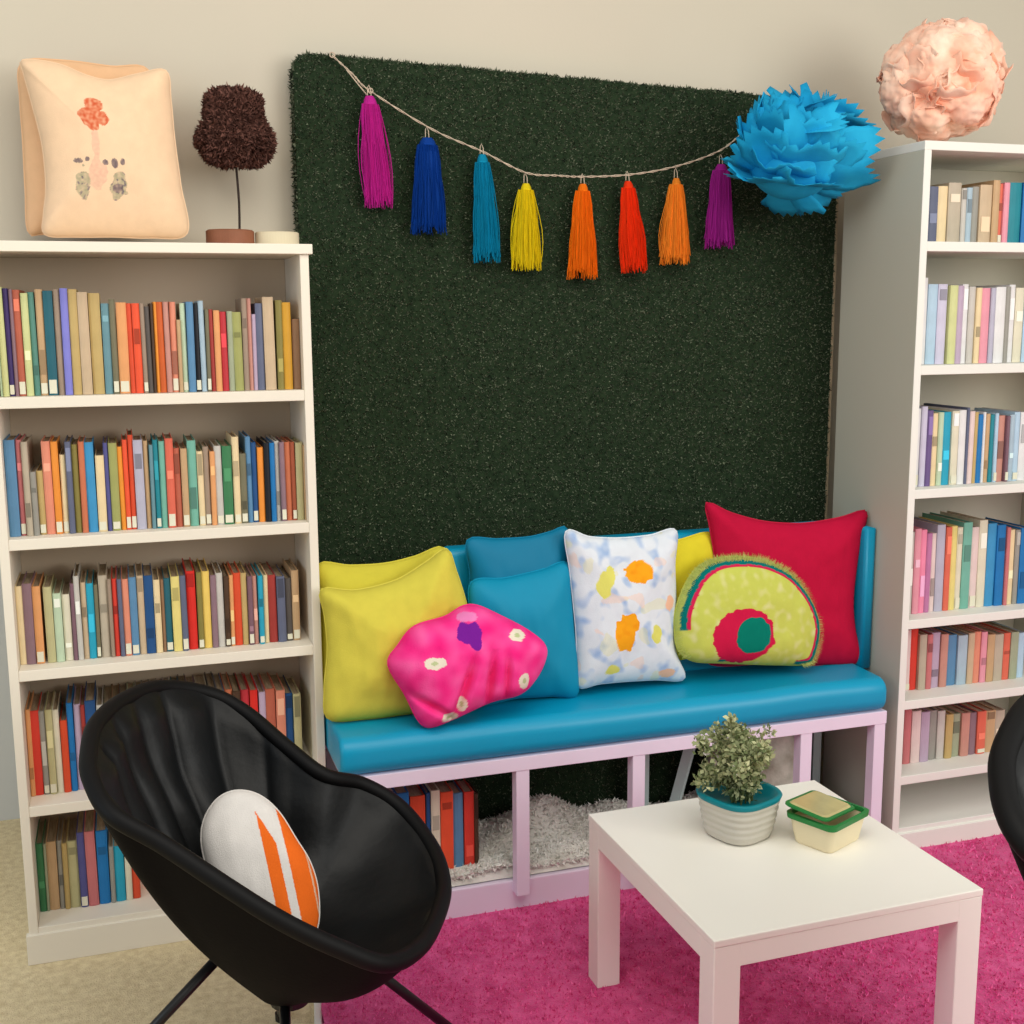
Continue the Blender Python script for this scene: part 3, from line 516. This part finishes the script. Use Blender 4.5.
boxo('apron', m_tab, -h+.001, -h+.02, -h+L_, h-L_, ap, tz-.014, tb, .001); boxo('apron', m_tab, h-.02, h-.001, -h+L_, h-L_, ap, tz-.014, tb, .001)

# potted plant
m_pot = mat('ribbed grey pot', (205,200,188), .5, var=.04, vscale=10)
m_rim = mat('teal pot lining', (0,128,140), .45)
pp = empty('potted_plant', (1.150, 2.05, tz), 'bushy green plant in a ribbed grey pot with teal rim', 'plant', rz=radians(20))
def sq(a, r, e=3.0): c, s = cos(a), sin(a); return r/((abs(c)**e+abs(s)**e)**(1/e))
b = MB(); rows = []; PH = .088
for j in range(41):
    t = j/40; z = PH*t; r = .055+.019*t**.6; r += .0012*sin(t*2*pi*6) if .15 < t < .92 else 0
    if j == 0: r = .046
    rows.append([(sq(2*pi*k/64, r)*cos(2*pi*k/64), sq(2*pi*k/64, r)*sin(2*pi*k/64), z+(.002 if j == 1 else 0)) for k in range(64)])
b.grid(rows, True); b.add(rows[0], [tuple(range(63,-1,-1))]); b.build('pot', m_pot, pp, smooth=True)
b = MB(); rr = []
for (r, z) in ((.0745,PH-.006),(.0775,PH+.002),(.075,PH+.006),(.066,PH+.004),(.060,PH-.012),(.02,PH-.016)):
    rr.append([(sq(2*pi*k/64, r)*cos(2*pi*k/64), sq(2*pi*k/64, r)*sin(2*pi*k/64), z) for k in range(64)])
b.grid(rr, True); b.add(rr[-1], [tuple(range(64))]); b.build('pot_rim', m_rim, pp, smooth=True)
st = MB(); lf = MB(); tips = []
for i in range(26):
    a = random.uniform(0, 2*pi); rr_ = random.uniform(.01, .092); hh = random.uniform(.02, .155)*(1-.25*(rr_/.085))
    p0 = Vector((random.uniform(-.02,.02), random.uniform(-.02,.02), PH-.015)); p2 = Vector((rr_*cos(a)*1.05, rr_*sin(a)*.9, PH+hh+.01)); p1 = (p0+p2)/2+Vector((0,0,.03))
    c = catmull([p0,p1,p2], 6); st.tube(c, [.0022-.0014*k/len(c) for k in range(len(c))], 5)
    for k in range(2, len(c)): 
        for _ in range(1): tips.append((c[k]+Vector((random.uniform(-.012,.012),)*1+(random.uniform(-.012,.012), random.uniform(-.01,.014))), .3))
m_lf = mat('plant leaf', (104,120,76), .7, rgb2=(204,206,160), island=1, spec=.2)
def lp():
    c, _ = random.choice(tips); d = Vector((random.gauss(0,1), random.gauss(0,1), random.gauss(0,1))).normalized(); return c+d*.016*random.random(), d*1.4+Vector((0,0,.5))
leaves(5600, lp, .012, quad=True, mb=lf)
st.build('stems', mat('plant stem', (96,104,60), .7), pp); lf.build('foliage', m_lf, pp)
fl = MB()
for i in range(16):
    c, _ = random.choice(tips); leaves(7, lambda: (c+Vector((random.uniform(-.004,.004),)*3), Vector((0,-.5,1))), .011, quad=True, mb=fl)
fl.build('blossoms', mat('white blossom', (232,226,226), .8), pp)

# food tub with green lid
m_tub = mat('cream tub', (236,222,186), .4, var=.02, vscale=8)
m_grn = mat('green lid rim', (38,128,62), .4); m_lid = mat('clear tan lid', (196,184,128), .25, var=.1, vscale=25, coat=.3)
tub = empty('food_tub', (1.305, 1.965, tz), 'cream plastic tub with ajar green edged lid beside the plant', 'container', rz=radians(24)); tub.scale = (.94,.94,.98)
def rrect(hx, hy, r, z, n=6):
    out = []
    for q, (sx, sy) in enumerate(((1,1),(-1,1),(-1,-1),(1,-1))):
        for i in range(n+1):
            a = q*pi/2+pi/2*i/n; out.append((sx*(hx-r)+r*cos(a), sy*(hy-r)+r*sin(a), z))
    return out
b = MB(); TH = .060
prof = [(.056,.044,0),(.059,.047,.004),(.068,.056,TH),(.066,.054,TH),(.054,.042,.008)]
rows = [rrect(p[0], p[1], .014, p[2]) for p in prof]; b.grid(rows, True); b.add(rows[0], [tuple(range(len(rows[0])-1,-1,-1))]); b.add(rows[-1], [tuple(range(len(rows[0])))])
b.build('tub_body', m_tub, tub, smooth=False)
b = MB(); rows = [rrect(p[0], p[1], .016, p[2]) for p in ((.067,.055,TH-.004),(.0725,.0605,TH-.006),(.0735,.0615,TH+.004),(.066,.054,TH+.005),(.064,.052,TH-.004))]; b.grid(rows, True); b.build('rim_band', m_grn, tub, smooth=False)
lid = MB(); rows = [rrect(p[0], p[1], .014, p[2]) for p in ((.064,.050,0),(.0665,.0525,.002),(.0665,.0525,.006),(.060,.046,.007))]; lid.grid(rows, True)
lo_ = lid.build('lid', m_grn, tub); lo_.location = (-.010, .014, TH+.010); lo_.rotation_euler = (radians(6), radians(5), radians(5))
b = MB(); rows = [rrect(.060,.046,.012,.0065), rrect(.056,.042,.01,.010)]; b.grid(rows, True); b.add(rows[1], [tuple(range(len(rows[1])))]); b.add(rows[0], [tuple(range(len(rows[0])-1,-1,-1))]); b.build('lid_window', m_lid, lo_)

# ------------------------------------------------------------------ pod chair
m_blk = mat('black velvet', (6,8,10), .5, var=.4, vscale=7, spec=.32, sheen=0, bump=.2, bscale=60)
m_blk2 = mat('black shell cloth', (8,6,6), .8, spec=.12, bump=.15, bscale=150)
m_edge = mat('black piping', (7,7,8), .6, spec=.2)
m_rod = mat('black steel', (12,12,14), .4, spec=.5)
def pod_chair(label, rim_uv, Cc, al, thd, name='pod_chair'):
    ca, sa, ct, stt = cos(al), sin(al), cos(thd), sin(thd)
    m = Vector((ca*ct, sa*ct, -stt)); w = Vector((-sa, ca, 0)); nn = Vector((ca*stt, sa*stt, ct))
    N = 200; rim = smooth_closed(rim_uv, N); C0 = Vector((0, 0, Cc[2]))
    t = empty(name, (Cc[0], Cc[1], 0), label, 'chair')
    def P(u, v, dn=0, dz=0): return C0+m*u+w*v+nn*dn+Vector((0,0,dz))
    LIP = .0145
    # lip (rolled edge) just inside the outline
    inn = []
    for i in range(N):
        u, v = rim[i]; r = sqrt(u*u+v*v); k = (r-LIP)/r; inn.append((u*k, v*k))
    b = MB(); b.tube([P(u, v, -.004) for i, (u, v) in enumerate(inn)], [LIP]*N, 14, closed=True)
    b.build('rolled_edge', m_edge, t, smooth=True)
    rows = []; R = 48; bi = Vector((.015, 0, .345))
    for j in range(R+1):
        q = j/R; row = []
        for i in range(N):
            u, v = inn[i]; a = P(u*.985, v*.985, .004); dr = Vector((a.x-bi.x, a.y-bi.y, 0)).normalized()
            base = bi+Vector((dr.x*.12, dr.y*.12, .02)); qq = min(1, q/.78)
            p = a.lerp(base, qq)+Vector((dr.x, dr.y, -.5))*(.020*sin(pi*qq)**.8)
            if q > .78: k_ = 1-(q-.78)/.22; p = Vector((bi.x+dr.x*.12*k_, bi.y+dr.y*.12*k_, bi.z+.02*k_*k_))
            edge = max(0, min(1, q/.10)); lowf = max(0, min(1, (.74-q)/.2)); back = max(0, min(1, (-u-.04)/.10))
            ch = .024*(abs(cos(pi*(v+.02)/.092))**.5-.35)*back*edge*lowf
            wrn = .012*(noise.noise(Vector((p.x*9, p.y*9, p.z*9)))+.55)*edge
            p += Vector((-dr.x*.8, -dr.y*.8, .6))*(ch+wrn)
            row.append(p)
        rows.append(row)
    b = MB(); b.grid(rows, True); b.build('seat_pad', m_blk, t, smooth=True)
    # outer shell: tapers to a round base
    rows = []; ZB = .268; bc = Vector((.03, .0, ZB))
    for j in range(33):
        q = j/32; row = []
        for i in range(N):
            u, v = inn[i]; a = P(u*1.01, v*1.01, -.018); dr = (a-Vector((0,0,a.z))); dr.normalize()
            base = bc+Vector((dr.x*.055, dr.y*.055, 0))
            p = a.lerp(base, q)+Vector((dr.x, dr.y, -.5))*(.022*sin(pi*q))
            row.append(p)
        rows.append(row)
    for k in range(1, 5):
        rows.append([bc+(p-bc)*(1-k/4.02)+Vector((0,0,-.012*(1-(1-k/4.)**2))) for p in rows[32]])
    b = MB(); b.grid(rows, True); b.build('shell', m_blk2, t, smooth=True)
    for (fx, fy, r0) in ((-.02,-.34,.015),(-.40,.07,.11),(.40,.10,.10),(.05,.34,.03)):
        L = sqrt(fx*fx+fy*fy); b = MB(); p0 = Vector((fx/L*r0+.02, fy/L*r0, .285+r0*.5)); b.tube([p0, (fx, fy, .012)], .0095, 10)
        lg = b.build('leg', m_rod, t, smooth=True)
        f = MB(); f.tube([(fx, fy, 0), (fx, fy, .016)], .014, 10); f.build('foot_cap', m_rod, lg)
    hub = MB(); hub.tube([(.03,0,.245),(.03,0,.262)], .035, 20); hub.build('hub', m_rod, t)
    return t
ch1 = pod_chair('black quilted velvet pod chair holding a round white cushion', CHAIR_RIM, CHAIR_C, radians(-24), radians(30))
ch2 = pod_chair('black pod chair standing right of the white table', CHAIR_RIM, (0, 0, .60), radians(-24), radians(30))
ch2.location = RCH[:3]; ch2.scale = (RCH[4],)*3; ch2.rotation_euler.z = radians(RCH[3])

# cushion in the chair
def p_cc(x, y, s):
    c = (224,220,216)
    # orange bands sweeping down one side
    q = (x+.004)*.95 + .12*(y-.12)
    if y < .235:
        if .014 < q < .014+.022*min(1, (.235-y)/.06): c = (238,110,34)
        elif .050 < q < .12: c = (238,110,34)
        if .082 < q < .085 or .092 < q < .094: c = (230,190,160)
    return c
pillow('round_cushion', CUSH, m_cloth('cushion cloth'), .045, 'oval white cushion with orange stripes lying in the black chair', (220,216,212), p_cc, n=240, rings=80, power=3, cat='cushion')

# ------------------------------------------------------------------ topiary and wooden discs
m_tree = mat('brown moss', (66,42,36), .95, spec=.05); m_treel = mat('brown moss sprig', (52,34,30), .95, rgb2=(122,84,74), island=1, spec=.05)
tr = empty('topiary_tree', (.278, 2.86, 1.609), 'small brown topiary tree on a thin stem atop the bookcase', 'ornament')
def crown(th, ph):
    z = cos(ph)
    r = .090*sin(ph)**.5 if z < 0 else (.090-.022*min(1, z/.35) if z < .75 else .068*sqrt(max(0, 1-((z-.75)/.25)**2)))*(1 if z > .02 else 1)
    zz = .098*z if z > 0 else .066*z
    k = 1+.10*noise.noise(Vector((cos(th)*2.2, sin(th)*2.2, z*2.5)))
    return Vector((r*cos(th)*k*.93, r*sin(th)*k*.8, .246+zz*k))
rows = [[crown(2*pi*k/48, pi*(j+.02)/30.04) for k in range(48)] for j in range(31)]
b = MB(); b.grid(rows, True); cr_ = b.build('crown', m_tree, tr, smooth=True)
def cf():
    th = random.uniform(0, 2*pi); ph = math.acos(random.uniform(-1, 1)); p = crown(th, ph); return p*1.0-Vector((0,0,.0)), (p-Vector((0,0,.26))).normalized()*1.2
o = leaves(9000, cf, .010).build('sprigs', m_treel, tr); o['kind'] = 'stuff'
b = MB(); b.tube(catmull([(0,0,.02),(.002,0,.10),(-.002,0,.20)], 6), [.0028]*13, 7); b.build('stem', mat('dark twig', (48,38,34), .8), tr)
b = MB(); rows = [[(r*cos(2*pi*k/48), r*sin(2*pi*k/48)*.9, z) for k in range(48)] for r, z in ((.050,0),(.054,.003),(.054,.033),(.050,.036),(.001,.036))]
b.grid(rows, True); bs = b.build('wooden_base', mat('red brown wood', (134,84,60), .6, var=.15, vscale=18), tr, smooth=False); bs.location = (-.022, -.01, 0)
b = MB(); rows = [[(r*cos(2*pi*k/48), r*sin(2*pi*k/48)*.8, z) for k in range(48)] for r, z in ((.044,0),(.050,.003),(.050,.031),(.046,.033),(.044,.028),(.001,.026))]
b.grid(rows, True); tag(b.build('small_dish', mat('cream dish', (214,202,172), .6), loc=(.362, 2.85, 1.609)), 'low round cream dish beside the brown topiary tree', 'dish')

# ------------------------------------------------------------------ garland
m_str = mat('twine', (196,178,158), .9, var=.2, vscale=80)
G = [(.515,2.925,2.055),(.56,2.905,2.01),(.60,2.905,1.975),(.748,2.900,1.893),(.873,2.900,1.846),(.985,2.900,1.799),(1.07,2.900,1.794),(1.139,2.900,1.793),(1.268,2.900,1.802),(1.396,2.900,1.826),(1.517,2.895,1.868),(1.586,2.885,1.918),(1.64,2.85,1.95)]
gl = catmull(G, 10); b = MB(); 
for ph in (0, pi):
    b.tube([p+Vector((0, .0018*cos(i*1.2+ph), .0018*sin(i*1.2+ph))) for i, p in enumerate(gl)], .0012, 6)
g = empty('garland_string', (1.1, 2.9, 1.8), 'beige twine string sagging across the grass panel', 'garland')
g0 = b.build('twine', m_str, g); g0.location = (-1.1,-2.9,-1.8)
kb = MB()
for q in (G[0], G[2]):
    kb.tube([Vector(q)+Vector((.006*cos(a*.9), -.004, .006*sin(a*.9))) for a in range(8)], .0016, 5)
kb.tube([(.545,2.905,2.02),(.575,2.905,1.985),(.592,2.905,1.966)], .0014, 5)
k0 = kb.build('knots', m_str, g); k0.location = (-1.1,-2.9,-1.8)
TS = [(.596,1.962,1.713,.024,.033,'magenta purple',(200,36,150),.12,.016,'leftmost magenta tassel hanging highest on the garland'),
 (.735,1.872,1.652,.030,.044,'royal blue',(0,60,150),.0,.0,'royal blue fluffy tassel second on the garland'),
 (.872,1.838,1.587,.020,.034,'cyan blue',(0,140,180),.05,.01,'slim cyan blue tassel between royal blue and yellow ones'),
 (.985,1.772,1.566,.020,.040,'yellow',(236,210,20),.08,.0,'bright yellow tassel at the lowest part of the garland'),
 (1.137,1.775,1.546,.020,.042,'orange',(250,120,10),.02,.0,'orange tassel between the yellow and red ones'),
 (1.260,1.785,1.562,.020,.038,'red',(244,56,10),.05,.02,'bright red tassel between two orange ones'),
 (1.396,1.796,1.583,.018,.044,'light orange',(246,142,40),.06,.0,'light orange tassel between the red and purple ones'),
 (1.525,1.835,1.625,.026,.042,'purple',(160,30,140),.04,.0,'purple tassel tucked under the blue pompom')]
for (x, zt, zb, w0, w1, cn, rgb, fray, sway, lb) in TS:
    w0 *= 1.2; w1 *= 1.25
    y = 2.895; t = empty('tassel', (x, y, zt), lb, 'tassel', 'tassels on the garland'); H = zt-zb
    mt = mat('tassel ' + cn, tuple(int(v*.85) for v in rgb), .8, rgb2=rgb, island=1, spec=.15)
    b = MB(); rows = []
    for j in range(25):
        q = j/24; r = (w0*.5*(.75+.5*sin(min(1, q*6)*pi/2)) if q < .16 else w0*.62+(w1-w0)*.5*((q-.16)/.84)**.6*1.0+0)
        if .10 < q < .15: r *= .86
        if j == 0: r = w0*.3
        row = []
        for k in range(56):
            a = 2*pi*k/56; rk = r*(1+.10*sin(k*2.3+1)+.10*noise.noise(Vector((k*.7, q*2, x*9))))
            zz = -H*q*(.94 if q < 1 else .94+.05*noise.noise(Vector((k*1.7, 0, x*5))))
            row.append((rk*cos(a)+sway*q, rk*sin(a)*.55, zz))
        rows.append(row)
    b.grid(rows, True); b.add(rows[0], [tuple(range(55,-1,-1))]); b.build('skirt', mt, t, smooth=True)
    s_ = MB()
    for i in range(190):
        a = random.uniform(0, 2*pi); rr_ = random.uniform(.85, 1.12); fr = 1+(fray*6*random.random() if random.random() < .10 else 0); L = H*random.uniform(.9, 1.04); pts_ = []
        wob = random.uniform(-.004,.004)
        for j in range(7):
            q = .08+.92*j/6; r = (w0*.5+(w1-w0*.5)*.62*q**.7)*rr_*(1+(fr-1)*sin(pi*q))
            pts_.append(Vector((r*cos(a)+sway*q+wob*sin(q*7), r*sin(a)*.55, -L*q)))
        s_.tube(pts_, .0011, 3, caps=False)
    o = s_.build('strands', mt, t); o['kind'] = 'stuff'
    b = MB(); b.tube([(w0*.42*cos(2*pi*k/20), w0*.42*sin(2*pi*k/20)*.8, -H*.075) for k in range(20)], .0022, 6, closed=True); b.build('neck_wrap', mt, t)
    b = MB(); b.tube([(-.004,.004,.0+.002),(-.003,.006,.02),(.0,.006,.026),(.004,.004,.016),(.004,.0,-.004)], .0011, 5); b.build('hanging_loop', m_str, t)

# ------------------------------------------------------------------ pompoms
m_pb = mat('blue tissue', (0,132,186), .75, rgb2=(40,176,220), vscale=5, spec=.15, bump=.2, bscale=40)
pb = empty('blue_pompom', PBC, 'large bright blue tissue pompom on the grass panel corner', 'pompom')
b = MB(); RX, RY, RZ = .150, .12, .130
rows = [[Vector((RX*.80*sin(pi*j/20)*cos(2*pi*k/32), RY*.8*sin(pi*j/20)*sin(2*pi*k/32), RZ*.8*cos(pi*j/20))) for k in range(32)] for j in range(21)]
b.grid(rows, True); b.build('core', m_pb, pb, smooth=True)
b = MB(); b.tube([(0,.0,.05),(.06,.12,.09),(.10,.213,.06)], .0025, 6); b.build('hanging_cord', m_str, pb)
def petal(d, size, roll, curl, L0, serr):
    """a tissue petal: leaves the ball along d, widens and ends in a toothed edge"""
    d = d.normalized(); s = d.cross(Vector((0,0,1)) if abs(d.z) < .9 else Vector((1,0,0))).normalized(); q = s.cross(d)
    s, q = s*cos(roll)+q*sin(roll), q*cos(roll)-s*sin(roll)
    rows = []; nj, ni = 10, 14
    for j in range(nj+1):
        t = j/nj; row = []
        for i in range(ni+1):
            u = -1+2*i/ni; tt = t
            if j == nj: tt = t+(serr if i % 2 else -serr*.3)
            wd = size*(.25+.75*sin(min(1, t*1.15)*pi/2))*(1 if t < .9 else .93)
            p = d*(L0+size*.92*tt*(1-.30*u*u)) + s*(wd*u*.85) + q*(curl*size*tt*tt*1.0+.16*size*cos(u*4.5+roll*3)*t+.22*size*(u*u)*t)
            row.append(p)
        rows.append(row)
    mbx.grid(rows)
mbx = MB(); rnd = random.Random(5)
K = 66
for i in range(K):
    z = 1-2*(i+.5)/K; a = i*2.39996; r = sqrt(1-z*z)
    d = Vector((r*cos(a), r*sin(a), z))
    if d.y > .45: continue
    side = 1-abs(d.y)
    petal(d, rnd.uniform(.082,.115), rnd.uniform(-.6,.6)+(.8 if d.x > 0 else 0), rnd.uniform(.5,1.1), .042+.03*rnd.random(), .075)
mbx.v = [(v[0]*RX/.15, v[1]*RY/.15, v[2]*RZ/.15) for v in mbx.v]
o = mbx.build('petals', m_pb, pb, smooth=True); so = o.modifiers.new('s', 'SOLIDIFY'); so.thickness = .0012

m_pk = mat('peach tissue', (244,176,146), .9, rgb2=(255,222,200), vscale=16, spec=.1, sheen=.2, bump=.15, bscale=60)
bm = bmesh.new(); bmesh.ops.create_icosphere(bm, subdivisions=6, radius=1)
cells = []; rnd = random.Random(11)
for i in range(62):
    z = 1-2*(i+.5)/62; a = i*2.39996+rnd.uniform(-.25,.25); r = sqrt(1-z*z); cells.append((Vector((r*cos(a), r*sin(a), z)), rnd.uniform(.85,1.06), rnd.uniform(.8,1.25)))
for v in bm.verts:
    d = v.co.normalized(); dw = (d+.16*noise.noise_vector(d*3.1)+.06*noise.noise_vector(d*9)).normalized()
    best = 0
    for c, hgt, wd in cells:
        q = (dw-c).length/(.36*wd)
        if q < 1: best = max(best, hgt*(.80+.20*sqrt(1-q*q)))
    k = max(best, .78)+.05*abs(noise.noise(d*6.5))+.022*noise.noise(d*17)
    v.co = Vector((d.x*.155*k, d.y*.15*k, d.z*.146*k))
me = bpy.data.meshes.new('tissue_ball'); bm.to_mesh(me); bm.free(); me.materials.append(m_pk)
for p in me.polygons: p.use_smooth = True
pk = empty('peach_pompom', PKC, 'fluffy peach tissue pompom on top of the right bookcase', 'pompom')
o = bpy.data.objects.new('tissue_ball', me); COL.objects.link(o); o.parent = pk
mbx = MB(); rnd = random.Random(9)
for i in range(150):
    z = 1-2*(i+.5)/150; a = i*2.39996; r = sqrt(1-z*z); d = Vector((r*cos(a), r*sin(a), z))
    if d.y > .6 or d.z < -.7: continue
    petal(d, rnd.uniform(.036,.058), rnd.uniform(0, 6.28), rnd.uniform(.2,1.0), .098+.012*rnd.random(), .012)
o = mbx.build('petals', m_pk, pk, smooth=True); so = o.modifiers.new('s', 'SOLIDIFY'); so.thickness = .0015
rf = MB(); rnd = random.Random(3)
for i in range(46):
    z = rnd.uniform(-.8, 1); a = rnd.uniform(0, 2*pi); r = sqrt(1-z*z); d = Vector((r*cos(a), r*sin(a), z))
    s = d.cross(Vector((rnd.random(), rnd.random(), rnd.random()))).normalized(); q = s.cross(d); rows = []
    for j in range(5):
        t = j/4; rows.append([d*(.112+.036*t+.004*sin(i+k*1.4))*(1-.0015*(k-6)**2)+s*((k-6)*.0062)+q*(.010*sin(k*1.1+i)*t+.012*t*t) for k in range(13)])
    rf.grid(rows)
o = rf.build('ruffles', m_pk, pk, smooth=True); so = o.modifiers.new('s', 'SOLIDIFY'); so.thickness = .0012

# ------------------------------------------------------------------ light
def area(name, loc, target, sx, sy, power, col):
    l = bpy.data.lights.new(name, 'AREA'); l.shape = 'RECTANGLE'; l.size = sx; l.size_y = sy; l.energy = power; l.color = col
    o = bpy.data.objects.new(name, l); COL.objects.link(o); o.location = loc
    o.rotation_euler = (Vector(target)-Vector(loc)).to_track_quat('-Z', 'Y').to_euler(); return o
area('window light', (3.0, -.9, 2.1), (.7, 2.7, .8), 2.2, 1.8, 80, (.99, .98, .93))
area('ceiling light', (.4, .8, 2.9), (.5, 2.4, .8), 2.4, 1.6, 42, (1.0, .95, .86))
area('left daylight', (-2.4, 1.2, 1.7), (-.5, 3.5, .5), 1.2, 1.4, 22, (.75, .88, 1.0))
w = bpy.data.worlds.new('world'); SC.world = w; w.use_nodes = True
w.node_tree.nodes['Background'].inputs[0].default_value = (1.0, .97, .92, 1); w.node_tree.nodes['Background'].inputs[1].default_value = .40
SC.view_settings.view_transform = 'Standard'; SC.view_settings.look = 'None'; SC.view_settings.exposure = 0
